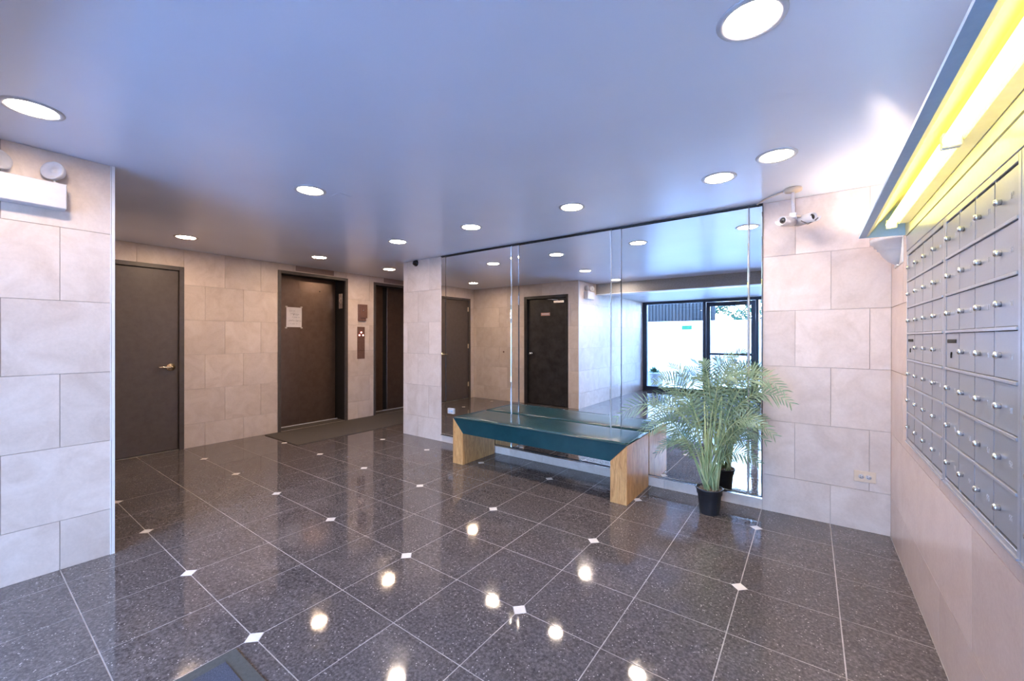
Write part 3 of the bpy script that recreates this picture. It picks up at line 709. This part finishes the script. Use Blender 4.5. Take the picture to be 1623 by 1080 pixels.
# ------------------------------------------------------------------ recessed lights
lt_trim = MB().lathe([(.088, -.004), (.094, -.007), (.108, -.006), (.112, -.001), (.112, .001), (.086, .001), (.086, -.004)], n=40).mesh('trim_ring'); lt_trim.materials.append(m_whitep)
lt_lens = MB().lathe([(0, -.0045), (.05, -.0045), (.087, -.0040), (.087, -.001), (0, -.001)], n=40).mesh('diffuser'); lt_lens.materials.append(m_lens); lt_lensw = lt_lens.copy(); lt_lensw.materials[0] = m_lensw
CANS = [(-3.11, .24, 'round recessed ceiling light at the far left, above the emergency light'), (-3.10, 1.62, 'round recessed light left of centre, beside the faint ceiling cover plate'),
        (-.17, 1.66, 'largest round recessed light, at the top of the photo'), (-.52, 3.17, 'round recessed light left of the ceiling light nearest the cameras'),
        (-.17, 2.99, 'round recessed ceiling light nearest above the two bullet cameras'), (-1.66, 3.14, 'round recessed light above the middle of the bench'),
        (-2.79, 3.11, 'round recessed light above the left end of the bench'), (-3.91, 3.08, 'round recessed light in front of the pillar with the dome camera'),
        (-5.68, 1.56, 'round recessed light in front of the brown lever door'), (-5.57, 3.04, 'round recessed light in front of the nearer elevator'), (-5.60, 4.24, 'round recessed light in front of the farther elevator')]
for x, y, lab in CANS:
    t = thing('recessed_light', lab, 'ceiling light', (x, y, H), group='round recessed ceiling lights')
    link('trim_ring', lt_trim, t); link('diffuser', lt_lensw if x < -5 else lt_lens, t)
cpv = tag(MB().box(-.055, .055, -.055, .055, -.004, 0, .001).obj('cover_plate', m_ceil, None, (-3.02, 1.83, H), (0, 0, 0)), 'small square blank cover plate painted like the ceiling', 'cover plate')

# ------------------------------------------------------------------ mailboxes
XF = XR-.018
def knob_mesh():
    return MB().lathe([(0, 0), (.0085, 0), (.0085, .006), (.0105, .008), (.0105, .013), (.007, .0165), (0, .017)], n=14).mesh('lock')
kn = knob_mesh(); kn.materials.append(m_chrome)
SEG = {'0': 'abcdef', '1': 'bc', '2': 'abged', '3': 'abgcd', '4': 'fgbc', '5': 'afgcd', '6': 'afgedc', '7': 'abc', '8': 'abcdefg', '9': 'abcdfg'}
def digits(txt):
    mb = MB(); w_, h_, t_ = .0075, .015, .0016
    for i, ch in enumerate(txt):
        o = i*(w_+.005)
        S = {'a': (o, o+w_, h_, h_+t_), 'd': (o, o+w_, 0, t_), 'g': (o, o+w_, h_/2, h_/2+t_), 'f': (o, o+t_, h_/2, h_), 'b': (o+w_-t_, o+w_, h_/2, h_), 'e': (o, o+t_, 0, h_/2), 'c': (o+w_-t_, o+w_, 0, h_/2)}
        for k in SEG[ch]: a, b, c, d = S[k]; mb.box(-.0006, .0003, -b, -a, c, d)
    return mb
def mailbank(y1, y0, label, first):
    """y1 far edge, y0 near edge"""
    t = thing('mailbox_bank', label, 'mailboxes', (XF, (y0+y1)/2, 0), group='metal mailbox banks on the right wall')
    yc = (y0+y1)/2; a, b = y0-yc, y1-yc; z0, z1 = .832, 1.935
    f = .020; n = 4; cw = (b-a-2*f)/n; zz0, zz1 = .858, 1.910; rh = (zz1-zz0)/7
    fr = MB().box(-.004, .018, a, a+f, z0, z1, .002).box(-.004, .018, b-f, b, z0, z1, .002).box(-.004, .018, a+f, b-f, z0, zz0, .002).box(-.004, .018, a+f, b-f, zz1, z1, .002)
    fr.box(-.010, -.003, a+.004, b-.004, z0+.004, z0+.010)
    for k in range(1, 7): fr.box(-.007, .004, a+f, b-f, zz0+k*rh-.005, zz0+k*rh+.005, .0012)
    for k in range(1, n): fr.box(0, .005, a+f+k*cw-.004, a+f+k*cw+.004, zz0, zz1)
    fr.obj('frame', m_alumf, t)
    MB().box(.008, .017, a+f, b-f, zz0, zz1).obj('case_back', m_dark, t)
    dm = MB().box(-.0015, .006, -cw/2+.0055, cw/2-.0055, -rh/2+.0065, rh/2-.0065, .0014).mesh('mailbox_door'); dm.materials.append(m_alum)
    for r in range(7):
        for c in range(n):
            yy, zz = b-f-(c+.5)*cw, zz1-(r+.5)*rh
            d = link('mailbox_door', dm, t, (0, yy, zz))
            if r == 3 and c == 0:
                MB().box(-.004, -.001, -cw*.30, cw*.36, .030, .044, .0008).obj('outgoing_slot', m_dark, d)
                MB().lathe([(0, 0), (.006, 0), (.006, .003), (0, .003)], (0, 0, 0), 10, mx=RY(-PI/2)).box(-.004, 0, -.002, .002, -.018, 0).obj('key_hole', m_dark, d, (-.0015, .01, -.012))
            else:
                link('lock', kn, d, (-.0015, cw*.22, -.002), (0, -PI/2, 0))
                nn = first+r*n+c
                dg = digits('%02d' % (nn % 100)).obj('number', m_whitep, d, (-.0016, -cw*.16, -.012)); 
mailbank(3.255, 2.437, 'grey metal mailbox bank nearest the room corner', 1)
mailbank(2.433, 1.668, 'grey metal mailbox bank, second from the room corner', 29)
mailbank(1.664, .90, 'grey metal mailbox bank cut off by the right edge of the photo', 57)
# header panel between mailboxes and light hood
hp = MB().box(XR-.024, XR+.001, .90, 3.255, 1.936, 2.022, .002).obj('header_panel', m_alumf); tag(hp, 'plain metal header strip between the mailboxes and the light hood', 'panel')
# light hood with fluorescent tubes
HY0, HY1 = .88, 3.30
hd = thing('light_hood', 'long sloping metal light hood over the mailboxes', 'light fixture', (0, HY0, 0))
Ly = HY1-HY0
sec = [(.243, 2.060), (.243, 2.048), (.276, 2.048), (.276, 2.058), (.262, 2.062), (.40, 2.225), (XR, 2.262), (XR, 2.285), (.395, 2.245)]
MB().prism(sec, 1, 0, Ly).obj('canopy', m_hood, hd)
MB().prism([(.2765, 2.050), (.292, 2.058), (.300, 2.075), (.405, 2.212), (XR-.022, 2.245), (XR-.022, 2.252), (.400, 2.222), (.292, 2.082), (.276, 2.064)], 1, .004, Ly-.010).obj('reflector', m_hoodin, hd)
MB().box(XR-.024, XR-.001, .004, Ly-.012, 2.03, 2.25).obj('back_panel', m_hoodin, hd)
for y in (0, Ly-.006): MB().prism([(.243, 2.048), (XR-.001, 2.040), (XR-.001, 2.285), (.395, 2.245)], 1, y, y+.006).obj('end_plate', m_hood, hd)
MB().box(.398, XR-.024, .05, Ly-.16, 2.078, 2.130, .006).obj('ballast_channel', m_hoodin, hd)
for (y0, y1) in ((1.075, 2.27), (-.15, 1.045)):
    y0 = max(y0, .03)
    tb = MB().lathe([(0, 0), (.012, 0), (.0185, .012), (.0195, .02), (.0195, y1-y0-.02), (.0185, y1-y0-.012), (.012, y1-y0), (0, y1-y0)], n=20).obj('fluorescent_tube', m_tube, hd, (.368, y0, 2.078), (-PI/2, 0, 0))
    for yy in (y0-.012, y1): MB().box(.352, .400, yy, yy+.012, 2.060, 2.110, .003).obj('lamp_holder', m_white, hd)
# sconce in the corner
sc_ = thing('wall_sconce', 'white tiered half bowl sconce tucked under the far end of the light hood', 'sconce', (XR, 3.66, 2.0))
MB().lathe([(.02, -.085), (.055, -.060), (.085, -.022), (.100, .012), (.112, .018), (.112, .034), (.128, .040), (.130, .058), (.146, .066), (.150, .090), (.142, .092), (.122, .062), (.105, .035), (.080, -.015), (.03, -.062), (.02, -.07)], n=28, a0=PI/2, a1=3*PI/2).obj('bowl', m_whitep, sc_)
MB().box(-.006, 0, -.15, .15, -.088, .092, .002).obj('back_plate', m_white, sc_)
MB().lathe([(0, -.02), (.018, -.015), (.024, .01), (.018, .04), (0, .048)], (-.060, 0, .0), 16).obj('bulb', m_bulb, sc_)

# ------------------------------------------------------------------ cameras
cm = thing('bullet_cameras', 'pair of white bullet cameras hanging from one ceiling mount', 'security camera', (-.105, 3.72, H))
MB().lathe([(0, 0), (.055, 0), (.058, -.006), (.055, -.022), (.02, -.03), (0, -.03)], n=28).obj('ceiling_base', m_ivory, cm)
MB().tube([(0, 0, -.02), (0, 0, -.195)], .012, 12).box(-.022, .022, -.022, .022, -.225, -.185, .004).obj('stem', m_whitep, cm)
def bullet(loc, rz, rx):
    b = MB(); mx = RZ(rz) @ RX(rx)
    b.lathe([(0, .10), (.030, .10), (.033, .095), (.033, -.075), (.030, -.085), (.026, -.085), (.024, -.070), (0, -.070)], n=22, mx=RX(PI/2)); o = b.obj('camera_body', m_whitep, cm); o.matrix_local = Matrix.Translation(loc) @ mx
    MB().lathe([(0, -.069), (.023, -.069), (.014, -.079), (0, -.082)], n=18, mx=RX(PI/2)).obj('lens', m_black, o)
    sh = MB().lathe([(.0365, -.11), (.0385, -.11), (.0385, .07), (.0365, .07), (.0365, -.11)], n=12, a0=0, a1=PI, mx=RX(PI/2) @ RZ(PI)).obj('sunshade', m_whitep, o)
bullet((-.035, -.03, -.245), 2.77, -.12)
bullet((.070, .03, -.235), -2.45, -.05)
MB().tube([(.05, 0, -.25), (.09, -.02, -.285), (.13, -.03, -.27), (.15, -.02, -.25)], .0045, 6).obj('cable', m_frame, cm)
MB().tube([(0, 0, -.205), (-.02, -.02, -.22), (-.035, -.03, -.235)], .008, 8).tube([(0, 0, -.205), (.05, 0, -.215)], .008, 8).obj('bracket', m_ivory, cm)
tag(MB().tube([(-.172, 3.735, H-.008), (-.30, 3.86, H-.008), (-.36, 3.96, H-.008)], .0065, 8).obj('cable_conduit', m_ivory), 'thin cream conduit running along the ceiling to the camera mount', 'conduit')
dc = thing('dome_camera', 'small black dome camera near the top of the stone pillar', 'security camera', (-4.64, M, 2.515))
MB().lathe([(0, 0), (.045, 0), (.046, .012), (.040, .02), (0, .02)], n=24, mx=RX(PI/2)).obj('base', m_black, dc)
MB().lathe([(0, .060), (.018, .056), (.033, .042), (.040, .020), (.040, .01), (0, .01)], n=24, mx=RX(PI/2)).obj('dome', m_black, dc)
MB().lathe([(.008, .012), (.016, .010), (.016, 0), (.008, 0), (.008, .012)], n=16).obj('lens_ring', m_chrome, dc, (-.016, -.046, 0), (PI/2+.1, 0, -.6))
# outlet on the pale wall
ou = thing('wall_outlet', 'ivory duplex outlet plate on the pale stone wall near the floor', 'outlet', (.332, M, .405))
MB().box(-.063, .063, -.006, .001, -.040, .040, .002).obj('cover_plate', m_ivory, ou)
for s in (-.021, .021):
    MB().lathe([(0, 0), (.0165, 0), (.0165, .003), (0, .003)], n=18, mx=RX(PI/2)).obj('socket', m_whitep, ou, (s, -.005, 0))
    MB().box(s-.008, s-.004, -.0092, -.0078, .003, .008).box(s-.008, s-.004, -.0092, -.0078, -.008, -.003).box(s+.005, s+.009, -.0092, -.0078, -.002, .002).obj('slot', m_dark, ou)
ou2 = thing('mirror_outlet', 'white outlet plate on the mirror just left of the bench', 'outlet', (-3.915, MF-.006, .445))
MB().box(-.058, .058, -.004, .003, -.036, .036, .002).obj('cover_plate', m_whitep, ou2)
for s in (-.021, .021): MB().lathe([(0, 0), (.0155, 0), (.0155, .002), (0, .002)], n=16, mx=RX(PI/2)).box(-.004, .004, -.003, -.002, -.006, .006).obj('socket', m_hood, ou2, (s, -.004, 0))
# emergency light on the pier
el = thing('emergency_light', 'white emergency light box with two round lamp heads on the pier', 'emergency light', (XC, .262, 2.275))
MB().box(.0, .085, -.155, .155, -.072, .078, .004).obj('housing', m_whitep, el)
for s in (-1, 1):
    h = MB(); h.tube([(0, 0, -.075), (0, 0, -.045)], .007, 8)
    h.lathe([(0, -.034), (.034, -.032), (.052, -.012), (.058, .012), (.056, .020), (.048, .014), (.014, .004), (.012, .012), (0, .014)], n=26, mx=RY(math.radians(78)))
    h.obj('lamp_head', m_whitep, el, (.045, s*.108, .150), (0, 0, -.75*s if s > 0 else .5))
